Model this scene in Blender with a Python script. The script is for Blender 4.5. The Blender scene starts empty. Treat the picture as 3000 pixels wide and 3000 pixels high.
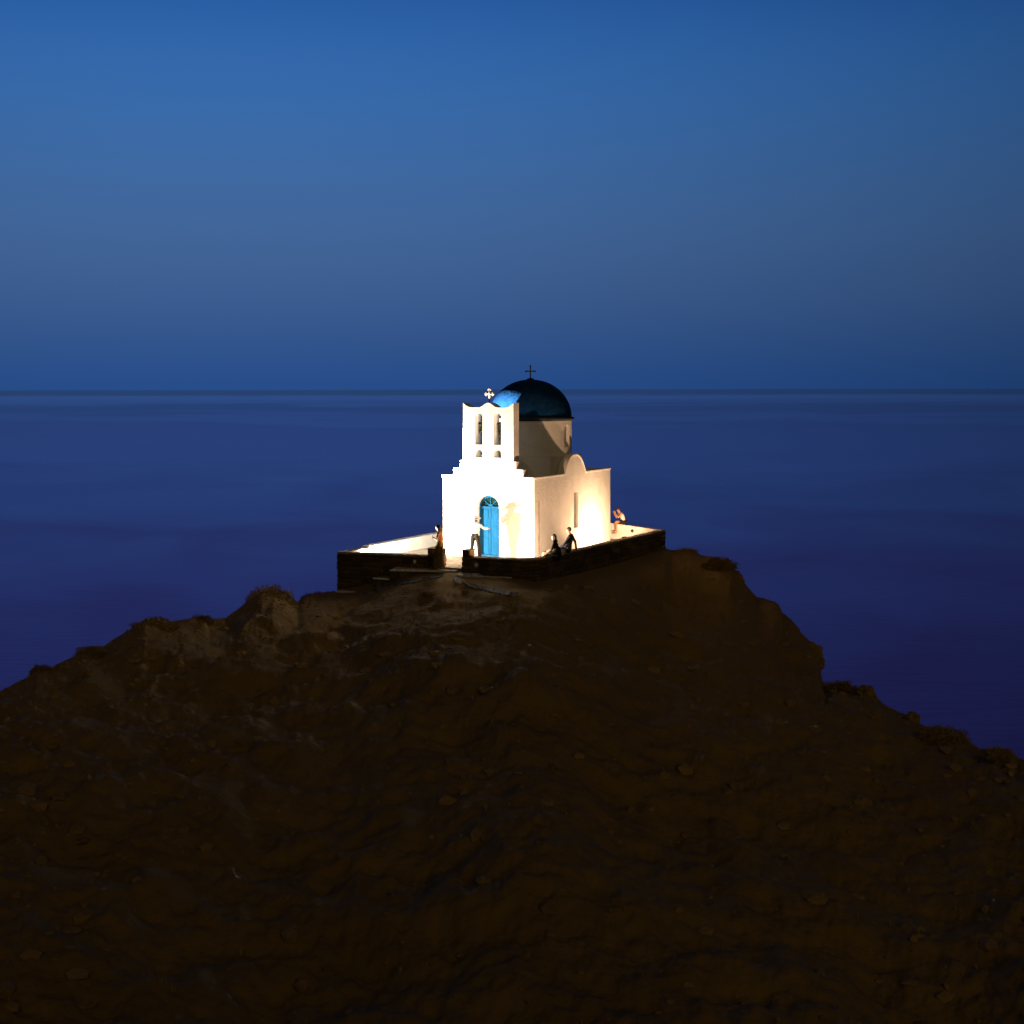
import bpy, bmesh, math, random
from mathutils import Vector, Matrix, noise
import numpy as np
random.seed(7)
R = math.radians
sc = bpy.context.scene
COL = sc.collection

# ------------------------------------------------------------------ camera
F, H, HOR = 4450.0, 6.92, 1140.0          # focal length in photo pixels, eye height above the terrace, horizon row
cam = bpy.data.cameras.new('camera')
camo = bpy.data.objects.new('camera', cam)
COL.objects.link(camo)
camo.location = (0, 0, H)
camo.rotation_euler = (R(90), R(0.1), 0)
cam.sensor_width = 36
cam.lens = 36 * F / 3000
cam.shift_y = -(1500 - HOR) / 3000
cam.clip_start = 0.3
cam.clip_end = 200000
sc.camera = camo

# ------------------------------------------------------------------ dusk sky
world = bpy.data.worlds.new('World')
sc.world = world
world.use_nodes = True
wn, wl = world.node_tree.nodes, world.node_tree.links
bg = wn['Background']
tc = wn.new('ShaderNodeTexCoord')
sep = wn.new('ShaderNodeSeparateXYZ')
wl.new(tc.outputs['Generated'], sep.inputs[0])
ramp = wn.new('ShaderNodeValToRGB')            # colour by height above the horizon (sine of elevation)
ramp.color_ramp.interpolation = 'B_SPLINE'


def lin(c):
    return tuple((v / 255 / 12.92 if v / 255 <= 0.04045 else ((v / 255 + 0.055) / 1.055) ** 2.4) for v in c)


stops = [(0.0, (36, 73, 133)), (0.022, (43, 78, 134)), (0.055, (57, 88, 138)), (0.10, (65, 99, 148)), (0.155, (60, 105, 163)),
         (0.21, (52, 106, 174)), (0.26, (38, 92, 166)), (0.45, (24, 52, 112)), (1.0, (8, 17, 44))]
els = ramp.color_ramp.elements
while len(els) < len(stops):
    els.new(0.5)
for e, (p, c) in zip(els, stops):
    e.position = p
    e.color = (*lin(c), 1)
wl.new(sep.outputs['Z'], ramp.inputs[0])
# the afterglow lies ahead and to the left and fades round the compass
dot = wn.new('ShaderNodeVectorMath'); dot.operation = 'DOT_PRODUCT'
az = R(-11)
dot.inputs[1].default_value = (math.sin(az), math.cos(az), 0)
wl.new(tc.outputs['Generated'], dot.inputs[0])
m1 = wn.new('ShaderNodeMath'); m1.operation = 'MULTIPLY_ADD'; m1.inputs[1].default_value = 0.5; m1.inputs[2].default_value = 0.5
wl.new(dot.outputs['Value'], m1.inputs[0])
m2 = wn.new('ShaderNodeMath'); m2.operation = 'POWER'; m2.inputs[1].default_value = 8.0
wl.new(m1.outputs[0], m2.inputs[0])
m3 = wn.new('ShaderNodeMath'); m3.operation = 'MULTIPLY_ADD'; m3.inputs[1].default_value = 1.03; m3.inputs[2].default_value = 0.05
wl.new(m2.outputs[0], m3.inputs[0])
vm = wn.new('ShaderNodeVectorMath'); vm.operation = 'SCALE'
wl.new(ramp.outputs[0], vm.inputs[0]); wl.new(m3.outputs[0], vm.inputs['Scale'])
wl.new(vm.outputs[0], bg.inputs[0])
bg.inputs[1].default_value = 1.0

# warm fill added from behind the viewer to brown the hillside, weak and wide
warm_fill = bpy.data.lights.new('warm_fill', 'SUN')
warm_fill.energy = 0.185
warm_fill.angle = R(42)
warm_fill.color = (1.0, 0.70, 0.24)
warm_fill_o = bpy.data.objects.new('warm_fill', warm_fill)
COL.objects.link(warm_fill_o)
warm_fill_o.rotation_euler = (R(66), 0, R(16))

vs = sc.view_settings
vs.view_transform = 'Standard'
vs.look = 'None'
vs.exposure = 0
vs.gamma = 1
vs.use_curve_mapping = False

LAMP_A, DOME_BOOST, LAMP_B, LAMP_C = 8000.0, 95000.0, 1300.0, 850.0


# ------------------------------------------------------------------ helpers
def at(px, py, Y):
    """world point seen at photo pixel px, py at distance Y in front of the viewer"""
    return Vector(((px - 1500) / F * Y, Y, H - (py - HOR) / F * Y))


TH = R(-25.5)
ORG = Vector((-1.0, 62.7, 0.0))
CM = Matrix.Translation(ORG) @ Matrix.Rotation(TH, 4, 'Z')      # church frame: x along the facade, y into the nave


def mat(name, nodes=None, base=(0.5, 0.5, 0.5), rough=0.8, **kw):
    m = bpy.data.materials.new(name)
    m.use_nodes = True
    b = m.node_tree.nodes['Principled BSDF']
    b.inputs['Base Color'].default_value = (*base, 1)
    b.inputs['Roughness'].default_value = rough
    for k, v in kw.items():
        b.inputs[k].default_value = v
    if nodes:
        nodes(m.node_tree.nodes, m.node_tree.links, b)
    return m


def varied(c0, c1, scale=4.0, detail=6, bump=0.0, bscale=20.0, per_obj=0.0, lo=0.35, hi=0.65, stretch=(1, 1, 1), dist=0.02):
    def f(n, l, b):
        t = n.new('ShaderNodeTexCoord')
        mp = n.new('ShaderNodeMapping'); mp.inputs['Scale'].default_value = stretch
        l.new(t.outputs['Object'], mp.inputs[0])
        nz = n.new('ShaderNodeTexNoise'); nz.inputs['Scale'].default_value = scale; nz.inputs['Detail'].default_value = detail
        l.new(mp.outputs[0], nz.inputs['Vector'])
        r = n.new('ShaderNodeValToRGB')
        r.color_ramp.elements[0].position = lo; r.color_ramp.elements[1].position = hi
        r.color_ramp.elements[0].color = (*c0, 1); r.color_ramp.elements[1].color = (*c1, 1)
        l.new(nz.outputs[0], r.inputs[0])
        out = r.outputs[0]
        if per_obj:
            oi = n.new('ShaderNodeObjectInfo')
            mr = n.new('ShaderNodeMapRange'); mr.inputs[3].default_value = 1 - per_obj; mr.inputs[4].default_value = 1 + per_obj
            l.new(oi.outputs['Random'], mr.inputs[0])
            sc_ = n.new('ShaderNodeVectorMath'); sc_.operation = 'SCALE'
            l.new(out, sc_.inputs[0]); l.new(mr.outputs[0], sc_.inputs['Scale'])
            out = sc_.outputs[0]
        l.new(out, b.inputs['Base Color'])
        if bump:
            n2 = n.new('ShaderNodeTexNoise'); n2.inputs['Scale'].default_value = bscale; n2.inputs['Detail'].default_value = 5
            l.new(mp.outputs[0], n2.inputs['Vector'])
            bp = n.new('ShaderNodeBump'); bp.inputs['Strength'].default_value = bump; bp.inputs['Distance'].default_value = dist
            l.new(n2.outputs[0], bp.inputs['Height'])
            l.new(bp.outputs[0], b.inputs['Normal'])
    return f


M = {}
M['white'] = mat('whitewash', varied((.74, .73, .70), (.83, .82, .80), 2.2, 8, .55, 9.0, dist=.03), rough=.9)
M['dome'] = mat('dome_blue_paint', varied((.004, .036, .13), (.008, .064, .21), 4, 10, .6, 10), rough=.8, **{'Specular IOR Level': .08})
M['rim'] = mat('rim_dark_slate', varied((.02, .03, .04), (.05, .06, .07), 8, 4, .3, 30), rough=.8)
M['door'] = mat('door_blue_paint', varied((.006, .075, .19), (.012, .115, .28), 3, 6, .25, 30, stretch=(6, 6, .6)), rough=.8, **{'Specular IOR Level': .06})
M['glass'] = mat('dark_glass', base=(.01, .03, .025), rough=.12)
M['bronze'] = mat('bell_bronze', varied((.02, .06, .03), (.06, .12, .06), 12, 4), rough=.45, Metallic=.7)
M['iron'] = mat('iron_dark', varied((.02, .02, .02), (.05, .045, .04), 20, 4), rough=.6, Metallic=.6)
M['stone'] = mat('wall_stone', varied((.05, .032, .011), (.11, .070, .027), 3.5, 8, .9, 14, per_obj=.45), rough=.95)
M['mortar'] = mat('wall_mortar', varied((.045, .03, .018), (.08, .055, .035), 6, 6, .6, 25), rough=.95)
M['coping'] = mat('coping_slab', varied((.20, .16, .13), (.42, .36, .31), 4, 8, .6, 20, per_obj=.2), rough=.9)
M['flag'] = mat('flagstone', varied((.26, .19, .12), (.48, .38, .27), 5, 8, .7, 22, per_obj=.2), rough=.85)
M['floor'] = mat('terrace_cement', varied((.34, .29, .23), (.50, .45, .38), 2, 8, .5, 20), rough=.9)
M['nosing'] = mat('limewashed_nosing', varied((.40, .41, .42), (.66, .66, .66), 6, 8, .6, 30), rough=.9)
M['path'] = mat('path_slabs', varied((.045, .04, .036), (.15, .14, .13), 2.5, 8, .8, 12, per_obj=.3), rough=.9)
M['soil'] = mat('dry_hillside', varied((.22, .138, .034), (.26, .168, .044), .45, 12, .6, 3.0, lo=.35, hi=.7, dist=.15), rough=1.0)
M['rock'] = mat('rock', varied((.22, .145, .045), (.34, .22, .075), 1.6, 10, 1.0, 5, dist=.08), rough=.95)
M['scrub'] = mat('dry_scrub', varied((.32, .20, .055), (.42, .27, .075), 3, 4), rough=1.0)
M['leaf'] = mat('shrub_leaf', varied((.30, .20, .05), (.40, .27, .07), 6, 4), rough=.9)
M['weed'] = mat('weed_leaf', varied((.10, .12, .02), (.22, .20, .04), 10, 4), rough=.8)
M['steel'] = mat('lamp_housing', base=(.03, .03, .032), rough=.5, Metallic=.6)
M['hole'] = mat('drain_pipe', base=(.06, .045, .02), rough=.9)
M['skin'] = mat('skin', varied((.42, .22, .13), (.50, .27, .17), 14, 4), rough=.6)
M['hair'] = mat('dark_hair', varied((.012, .008, .005), (.03, .02, .012), 30, 4, stretch=(8, 8, 1)), rough=.6)
M['hairb'] = mat('brown_hair', varied((.05, .025, .01), (.10, .05, .02), 30, 4, stretch=(8, 8, 1)), rough=.6)
M['cloth_white'] = mat('white_cotton', varied((.70, .68, .66), (.80, .79, .77), 12, 4, .3, 40), rough=.9)
M['cloth_black'] = mat('black_cloth', varied((.008, .007, .006), (.018, .016, .014), 12, 4, .3, 40), rough=.95)
M['cloth_olive'] = mat('olive_trousers', varied((.006, .005, .003), (.013, .011, .006), 12, 4, .3, 40), rough=.95)
M['cloth_navy'] = mat('slate_jacket', varied((.05, .05, .085), (.09, .09, .14), 12, 4, .3, 40), rough=.95)
M['cloth_gold'] = mat('ochre_dress', varied((.10, .06, .012), (.20, .13, .03), 9, 4, .3, 40), rough=.95)
M['cloth_rust'] = mat('rust_top', varied((.22, .07, .015), (.34, .12, .03), 12, 4, .3, 40), rough=.95)
M['straw'] = mat('pale_straw', varied((.76, .73, .66), (.84, .81, .74), 40, 4, .4, 60), rough=.9)
M['phone'] = mat('phone_shell', base=(.02, .02, .02), rough=.3)
M['eye'] = mat('eye', base=(.02, .015, .01), rough=.2)
M['lip'] = mat('lip', base=(.35, .12, .09), rough=.5)


def emit_mat(name, col, s):
    m = bpy.data.materials.new(name); m.use_nodes = True
    b = m.node_tree.nodes['Principled BSDF']
    b.inputs['Base Color'].default_value = (*col, 1)
    b.inputs['Emission Color'].default_value = (*col, 1)
    b.inputs['Emission Strength'].default_value = s
    return m


class MB:
    def __init__(s):
        s.v, s.f = [], []

    def add(s, vs_, fs_):
        k = len(s.v)
        s.v += [tuple(p) for p in vs_]
        s.f += [tuple(i + k for i in f) for f in fs_]
        return s

    def box(s, c, d, rz=0.0, jit=0.0):
        vs_ = []
        cz, sz = math.cos(rz), math.sin(rz)
        for z in (-1, 1):
            for x, y in ((-1, -1), (1, -1), (1, 1), (-1, 1)):
                px = x * d[0] / 2 + random.uniform(-jit, jit); py = y * d[1] / 2 + random.uniform(-jit, jit)
                pz = z * d[2] / 2 + random.uniform(-jit, jit)
                vs_.append((c[0] + px * cz - py * sz, c[1] + px * sz + py * cz, c[2] + pz))
        return s.add(vs_, [(3, 2, 1, 0), (4, 5, 6, 7), (0, 1, 5, 4), (1, 2, 6, 5), (2, 3, 7, 6), (3, 0, 4, 7)])

    def lathe(s, prof, n=48, c=(0, 0, 0)):
        """prof: (r, z) from bottom to top"""
        vs_, fs_ = [], []
        for r, z in prof:
            for i in range(n):
                a = 2 * math.pi * i / n
                vs_.append((c[0] + r * math.cos(a), c[1] + r * math.sin(a), c[2] + z))
        for j in range(len(prof) - 1):
            for i in range(n):
                k = (i + 1) % n
                fs_.append((j * n + i, j * n + k, (j + 1) * n + k, (j + 1) * n + i))
        fs_.append(tuple(reversed(range(n))))
        fs_.append(tuple((len(prof) - 1) * n + i for i in range(n)))
        return s.add(vs_, fs_)

    def cap(s, a, b, ra, rb, n=10):
        a, b = Vector(a), Vector(b)
        d = b - a
        L = d.length
        d = d.normalized() if L > 1e-6 else Vector((0, 0, 1))
        u = d.orthogonal().normalized(); w = d.cross(u)
        rings = []
        for t in (-80, -50, -20):
            rings.append((a + d * ra * math.sin(R(t)), ra * math.cos(R(t))))
        rings.append((a, ra)); rings.append((b, rb))
        for t in (20, 50, 80):
            rings.append((b + d * rb * math.sin(R(t)), rb * math.cos(R(t))))
        vs_, fs_ = [], []
        for p, r in rings:
            for i in range(n):
                q = 2 * math.pi * i / n
                vs_.append(p + u * r * math.cos(q) + w * r * math.sin(q))
        for j in range(len(rings) - 1):
            for i in range(n):
                k = (i + 1) % n
                fs_.append((j * n + i, j * n + k, (j + 1) * n + k, (j + 1) * n + i))
        fs_.append(tuple(reversed(range(n)))); fs_.append(tuple((len(rings) - 1) * n + i for i in range(n)))
        return s.add(vs_, fs_)

    def ell(s, c, r, n=14, rot=None):
        c = Vector(c)
        vs_, fs_ = [], []
        m = n // 2
        for j in range(1, m):
            t = math.pi * j / m
            for i in range(n):
                q = 2 * math.pi * i / n
                p = Vector((r[0] * math.sin(t) * math.cos(q), r[1] * math.sin(t) * math.sin(q), -r[2] * math.cos(t)))
                vs_.append(c + (rot @ p if rot else p))
        for j in range(m - 2):
            for i in range(n):
                k = (i + 1) % n
                fs_.append((j * n + i, j * n + k, (j + 1) * n + k, (j + 1) * n + i))
        fs_.append(tuple(reversed(range(n)))); fs_.append(tuple((m - 2) * n + i for i in range(n)))
        return s.add(vs_, fs_)

    def tube(s, pts, r, n=8):
        for a, b in zip(pts, pts[1:]):
            s.cap(a, b, r, r, n)
        return s

    def mesh(s, name):
        me = bpy.data.meshes.new(name)
        me.from_pydata(s.v, [], s.f)
        me.update()
        return me


def obj(name, me, m, parent=None, smooth=False, bevel=0.0, loc=None, rz=None):
    if isinstance(me, MB):
        me = me.mesh(name)
    if m is not None and not me.materials:
        me.materials.append(M[m] if isinstance(m, str) else m)
    if smooth:
        for p in me.polygons:
            p.use_smooth = True
    o = bpy.data.objects.new(name, me)
    COL.objects.link(o)
    o.parent = parent
    if loc is not None:
        o.location = loc
    if rz is not None:
        o.rotation_euler = (0, 0, rz)
    if bevel:
        b = o.modifiers.new('bevel', 'BEVEL'); b.width = bevel; b.segments = 2; b.limit_method = 'ANGLE'; b.angle_limit = R(40)
    return o


def tag(o, label, cat, group=None):
    o['label'] = label
    o['category'] = cat
    if group:
        o['group'] = group
    return o


def thing(name, label, cat, loc=(0, 0, 0), rz=0.0, group=None):
    o = bpy.data.objects.new(name, None)
    COL.objects.link(o)
    o.location = loc
    o.rotation_euler = (0, 0, rz)
    return tag(o, label, cat, group)


def struct(o):
    o['kind'] = 'structure'
    return o


def plate(outer, holes, thick, axes):
    """flat outline with holes, extruded. outline in (u, v); axes maps (u, v, w) to x, y, z, w from 0 to thick"""
    bm = bmesh.new()
    edges = []
    for loop in [outer] + list(holes):
        vv = [bm.verts.new(axes(u, v, 0)) for u, v in loop]
        edges += [bm.edges.new((vv[i], vv[(i + 1) % len(vv)])) for i in range(len(vv))]
    bmesh.ops.triangle_fill(bm, use_beauty=True, use_dissolve=False, edges=edges)
    g = bmesh.ops.extrude_face_region(bm, geom=bm.faces[:])
    off = Vector(axes(0, 0, thick)) - Vector(axes(0, 0, 0))
    bmesh.ops.translate(bm, verts=[e for e in g['geom'] if isinstance(e, bmesh.types.BMVert)], vec=off)
    bmesh.ops.recalc_face_normals(bm, faces=bm.faces[:])
    me = bpy.data.meshes.new('plate')
    bm.to_mesh(me); bm.free()
    return me


def arch(cx, w, z0, z1, n=14):
    """arched opening outline, round head"""
    r = w / 2
    pts = [(cx - r, z0), (cx + r, z0)]
    for i in range(n + 1):
        a = math.pi * i / n
        pts.append((cx + r * math.cos(a), z1 - r + r * math.sin(a)))
    return pts


# ------------------------------------------------------------------ terrain (headland)
left = [(-3000, 3000), (-1500, 2500), (-600, 2230), (-200, 2098), (0, 2022), (30, 2005), (95, 1973), (105, 1962), (150, 1952), (190, 1932), (245, 1908), (300, 1892),
        (360, 1853), (400, 1828), (425, 1816), (490, 1822), (540, 1813), (580, 1804), (600, 1804), (612, 1813), (660, 1810),
        (690, 1787), (725, 1760), (765, 1733), (800, 1724), (830, 1732), (855, 1751), (870, 1764), (888, 1748), (920, 1737), (985, 1731)]
mid = [(1060, 1714), (1150, 1692), (1230, 1676), (1330, 1677), (1480, 1692), (1560, 1700), (1700, 1678), (1800, 1652), (1948, 1607)]
right = [(1965, 1614), (1990, 1611), (2020, 1612), (2060, 1628), (2100, 1633), (2140, 1652), (2160, 1682), (2185, 1716), (2215, 1750),
         (2260, 1761), (2280, 1772), (2290, 1795), (2320, 1818), (2335, 1842), (2370, 1880), (2390, 1908), (2400, 1935), (2404, 1985),
         (2415, 2010), (2440, 2004), (2480, 2010), (2515, 2022), (2530, 2024), (2560, 2036), (2590, 2066), (2620, 2082), (2660, 2098),
         (2700, 2127), (2740, 2138), (2800, 2153), (2850, 2182), (2870, 2197), (2910, 2196), (2960, 2205), (2975, 2222), (3000, 2230), (3400, 2360),
         (4200, 2700), (6000, 3300)]
crest = left + mid + right
cx_ = np.array([p[0] for p in crest], float); cy_ = np.array([p[1] for p in crest], float)
dx_ = np.array([-3000, -600, 0, 400, 800, 985, 1230, 1480, 1560, 1800, 1948, 2160, 2400, 2700, 3000, 3600, 6000], float)
dy_ = np.array([22, 36, 44, 52, 58, 60.8, 58.6, 57.4, 57.2, 64.0, 70, 67, 60, 53, 47, 38, 24], float)
hx_ = np.array([-3000, 985, 1275, 1830, 1955, 6000], float)
hy_ = np.array([0.2, 0.4, 10, 15, 1.0, 0.2], float)
Y0 = 16.0
gx_ = np.linspace(-3000, 6000, 1801)
gk_ = np.exp(-0.5 * (np.arange(-150, 151) / 48.0) ** 2); gk_ /= gk_.sum()
gs_ = np.convolve(np.pad(np.interp(gx_, cx_, cy_), 150, mode='edge'), gk_, mode='valid')

gd_ = np.convolve(np.pad(np.interp(gx_, dx_, dy_), 150, mode='edge'), np.exp(-0.5 * (np.arange(-150, 151) / 14.0) ** 2) / np.exp(-0.5 * (np.arange(-150, 151) / 14.0) ** 2).sum(), mode='valid')
dx_, dy_ = gx_, gd_


def ground(px, Y, rough=True):
    yc = float(np.interp(px, cx_, cy_)); Yc = float(np.interp(px, dx_, dy_)); hold = float(np.interp(px, hx_, hy_))
    zc = H - (yc - HOR) / F * Yc
    X = (px - 1500) / F * Y
    y1 = min(Y0, Yc * 0.6)
    if Y > Yc:
        z = zc - 0.25 * min(1, (Y - Yc) / 1.0) - max(0.0, Y - Yc - hold) * 1.25
        amp = 0.0 if Y < Yc + hold else min(1.0, (Y - Yc - hold) / 3)
        zn = 0.9 * amp
    elif Y > y1:
        t = (Yc - Y) / (Yc - y1)
        zsm = H - (float(np.interp(px, gx_, gs_)) - HOR) / F * Yc
        bl = min(1.0, t / .16); bl = bl * bl * (3 - 2 * bl)
        zv = min(-6.2, zsm - 2.5)
        zc = zc + (min(zsm, zc + .3 + 5 * t) - zc) * bl
        s = t ** 1.25
        z = zc + (zv - zc) * (1 - (1 - s) ** 1.6)
        zn = 0.85 * min(1, t * 5)
    else:
        zv = min(-6.2, H - (float(np.interp(px, gx_, gs_)) - HOR) / F * Yc - 2.5)
        t = (y1 - Y) / (y1 - 1.2)
        z = zv + (5.3 - zv) * min(1.0, t)
        zn = 0.25 * max(0, 1 - t)
    if rough:
        p = Vector((X, Y, 0))
        n1 = noise.fractal(p * 0.16, 1.0, 2.1, 4)
        n2 = noise.fractal(p * 0.9 + Vector((7, 3, 1)), 0.8, 2.0, 4)
        rid = 1 - abs(noise.noise(p * 0.33 + Vector((2, 9, 4))))
        z += zn * (n1 * 0.75 + (rid - .7) * 0.5) + (0.13 * min(1, zn * 3) + 0.03) * n2 - 0.16 * min(1, zn * 2) * abs(noise.noise(p * 0.7 + Vector((4, 1, 8)))) - 0.10 * min(1, zn * 2) * abs(noise.noise(p * 1.7))
    return z


pxs = list(np.linspace(-3000, -120, 60)) + list(np.linspace(-110, 3110, 700)) + list(np.linspace(3120, 6000, 60))
NR1, NR2, NR3 = 24, 300, 46
vt, ft = [], []
for px in pxs:
    Yc = float(np.interp(px, dx_, dy_)); hold = float(np.interp(px, hx_, hy_)); y1 = min(Y0, Yc * 0.6)
    ys = [1.2 + (y1 - 1.2) * i / NR1 for i in range(NR1)]
    ys += [.5 * (y1 + (Yc - y1) * i / NR2) + .5 / (1 / y1 + (1 / Yc - 1 / y1) * i / NR2) for i in range(NR2)]
    ys += [Yc + (hold + 30) * (i / NR3) ** 2.0 for i in range(NR3 + 1)]
    for Y in ys:
        vt.append(((px - 1500) / F * Y, Y, ground(px, Y)))
nr = NR1 + NR2 + NR3 + 1
for i in range(len(pxs) - 1):
    for j in range(nr - 1):
        a = i * nr + j
        ft.append((a, a + nr, a + nr + 1, a + 1))
tm = bpy.data.meshes.new('hillside')
tm.from_pydata(vt, [], ft); tm.update()
struct(obj('hillside', tm, 'soil', smooth=True))

# ------------------------------------------------------------------ sea
SEA = -26.0


def sea_nodes(n, l, b):
    g = n.new('ShaderNodeNewGeometry')
    s = n.new('ShaderNodeSeparateXYZ'); l.new(g.outputs['Position'], s.inputs[0])
    lg = n.new('ShaderNodeMath'); lg.operation = 'LOGARITHM'; lg.inputs[1].default_value = 10.0
    l.new(s.outputs['Y'], lg.inputs[0])
    dv = n.new('ShaderNodeMath'); dv.operation = 'DIVIDE'
    l.new(s.outputs['X'], dv.inputs[0]); l.new(s.outputs['Y'], dv.inputs[1])
    cb = n.new('ShaderNodeCombineXYZ')
    l.new(dv.outputs[0], cb.inputs[0]); l.new(lg.outputs[0], cb.inputs[1])
    mp = n.new('ShaderNodeMapping'); mp.inputs['Scale'].default_value = (7.0, 10.0, 1)
    l.new(cb.outputs[0], mp.inputs[0])
    nz = n.new('ShaderNodeTexNoise'); nz.inputs['Scale'].default_value = 1.0; nz.inputs['Detail'].default_value = 5; nz.inputs['Distortion'].default_value = .5
    l.new(mp.outputs[0], nz.inputs['Vector'])
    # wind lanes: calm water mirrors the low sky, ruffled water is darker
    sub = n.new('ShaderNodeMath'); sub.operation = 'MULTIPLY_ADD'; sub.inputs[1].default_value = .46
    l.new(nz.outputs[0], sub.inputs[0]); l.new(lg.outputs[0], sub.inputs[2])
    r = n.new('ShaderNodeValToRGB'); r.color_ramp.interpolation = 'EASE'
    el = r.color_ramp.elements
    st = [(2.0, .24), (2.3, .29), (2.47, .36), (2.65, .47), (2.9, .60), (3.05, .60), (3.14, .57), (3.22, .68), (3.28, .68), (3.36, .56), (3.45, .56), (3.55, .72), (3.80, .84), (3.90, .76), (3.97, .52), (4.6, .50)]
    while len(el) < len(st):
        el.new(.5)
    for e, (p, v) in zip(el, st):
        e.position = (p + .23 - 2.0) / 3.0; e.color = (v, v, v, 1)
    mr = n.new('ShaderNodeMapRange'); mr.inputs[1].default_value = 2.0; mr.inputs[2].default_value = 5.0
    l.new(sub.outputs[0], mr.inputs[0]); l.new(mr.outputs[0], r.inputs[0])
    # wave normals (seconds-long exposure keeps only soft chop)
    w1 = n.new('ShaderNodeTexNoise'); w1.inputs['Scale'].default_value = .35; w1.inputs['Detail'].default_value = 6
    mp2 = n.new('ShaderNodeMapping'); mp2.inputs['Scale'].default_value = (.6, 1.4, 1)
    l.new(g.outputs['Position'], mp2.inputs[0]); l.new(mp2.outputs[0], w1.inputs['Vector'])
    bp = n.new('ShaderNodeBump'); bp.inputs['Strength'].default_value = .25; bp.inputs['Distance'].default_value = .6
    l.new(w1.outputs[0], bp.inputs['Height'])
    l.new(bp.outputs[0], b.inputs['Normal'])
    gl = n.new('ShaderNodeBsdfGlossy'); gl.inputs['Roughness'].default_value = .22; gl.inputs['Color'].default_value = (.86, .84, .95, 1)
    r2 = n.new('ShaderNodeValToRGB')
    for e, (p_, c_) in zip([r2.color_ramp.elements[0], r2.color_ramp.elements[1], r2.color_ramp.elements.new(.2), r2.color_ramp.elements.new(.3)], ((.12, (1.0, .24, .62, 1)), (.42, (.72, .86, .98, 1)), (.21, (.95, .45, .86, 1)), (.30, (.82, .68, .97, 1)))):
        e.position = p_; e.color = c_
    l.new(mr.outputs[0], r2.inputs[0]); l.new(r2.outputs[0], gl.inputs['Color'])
    mx = n.new('ShaderNodeMixShader')
    out = n['Material Output']
    l.new(r.outputs[0], mx.inputs[0]); l.new(b.outputs[0], mx.inputs[1]); l.new(gl.outputs[0], mx.inputs[2])
    l.new(mx.outputs[0], out.inputs[0])


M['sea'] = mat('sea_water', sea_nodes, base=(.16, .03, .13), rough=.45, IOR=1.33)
sm = MB()
ring = [30, 120, 400, 1200, 4000, 14000, 60000, 160000]
vs_, fs_ = [], []
for r_ in ring:
    for i in range(64):
        a = 2 * math.pi * i / 64
        vs_.append((r_ * math.cos(a), r_ * math.sin(a), SEA))
for j in range(len(ring) - 1):
    for i in range(64):
        k = (i + 1) % 64
        fs_.append((j * 64 + i, (j + 1) * 64 + i, (j + 1) * 64 + k, j * 64 + k))
fs_.append(tuple(range(64)))
sm.add(vs_, fs_)
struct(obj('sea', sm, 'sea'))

# ------------------------------------------------------------------ church
church = thing('church', 'whitewashed floodlit chapel with blue dome and stepped belfry on the headland', 'church', ORG, TH)
W2, LEN, WT = 2.11, 8.3, 3.30        # half width, length, wall top
DC = 4.2                             # dome centre along the nave

fac = [(-W2 + .32, 0), (-.50, 0), (-.50, 2.03)]
for i in range(1, 16):
    a = math.pi * (1 - i / 16)
    fac.append((.50 * math.cos(a), 2.03 + .50 * math.sin(a)))
fac += [(.50, 2.03), (.50, 0), (W2 - .32, 0), (W2 - .32, WT), (1.62, WT + .002), (1.62, 3.64), (1.30, 3.66), (1.30, 3.97), (-1.30, 3.97),
        (-1.30, 3.66), (-1.62, 3.64), (-1.62, WT + .002), (-W2 + .32, WT)]
obj('facade', plate(fac, [], .42, lambda u, v, w: (u, w, v)), 'white', church, bevel=.035)


def side_outline(top=0.0):
    pts = []
    n = 26
    for i in range(n + 1):
        d = 1.17 * math.cos(math.pi * i / n)
        pts.append((DC + d, WT + .80 * (1 - (abs(d) / 1.17) ** 2.5)))
    return [(LEN, WT)] + pts + [(0.0, WT)]


for s in (1, -1):
    ol = [(0.004, 0), (LEN, 0)] + side_outline()[:-1] + [(0.004, WT)]
    win = [(DC - .12, .92), (DC + .36, .92), (DC + .36, 2.46), (DC - .12, 2.46)]
    obj('side_wall', plate(ol, [win], .35, (lambda u, v, w: (W2 - w, u, v)) if s > 0 else (lambda u, v, w: (-W2 + w, u, v))), 'white', church, bevel=.02)
    top = side_outline()
    low = [(u, v - .075) for u, v in reversed(top)]
    obj('coping', plate(top + low, [], .20, (lambda u, v, w: (W2 + .035 - w, u, v + .03)) if s > 0 else (lambda u, v, w: (-W2 - .035 + w, u, v + .03))), 'white', church, bevel=.02)
    wd = obj('window', MB().box((s * (W2 - .30), DC + .12, 1.69), (.04, .48, 1.54)), 'door', church)
    obj('pane', MB().box((s * (W2 - .275), DC + .12, 1.69), (.012, .38, 1.42)), 'glass', wd)
obj('facade_coping', MB().box((-1.865, .18, WT - .01), (.56, .45, .085)), 'white', church, bevel=.02)
obj('facade_coping', MB().box((1.865, .18, WT - .01), (.48, .45, .085)), 'white', church, bevel=.02)
obj('rear_wall', MB().box((0, LEN - .18, WT / 2), (2 * W2 - .7, .36, WT)), 'white', church)
ap = MB().lathe([(1.15, 0), (1.15, 2.4), (1.0, 2.7), (.6, 3.0), (.05, 3.1)], 40, (0, LEN, 0))
obj('apse', ap, 'white', church, smooth=False)
obj('roof', MB().box((0, LEN / 2, 2.95), (2 * W2 - .75, LEN - .8, .14)), 'white', church)
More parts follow.
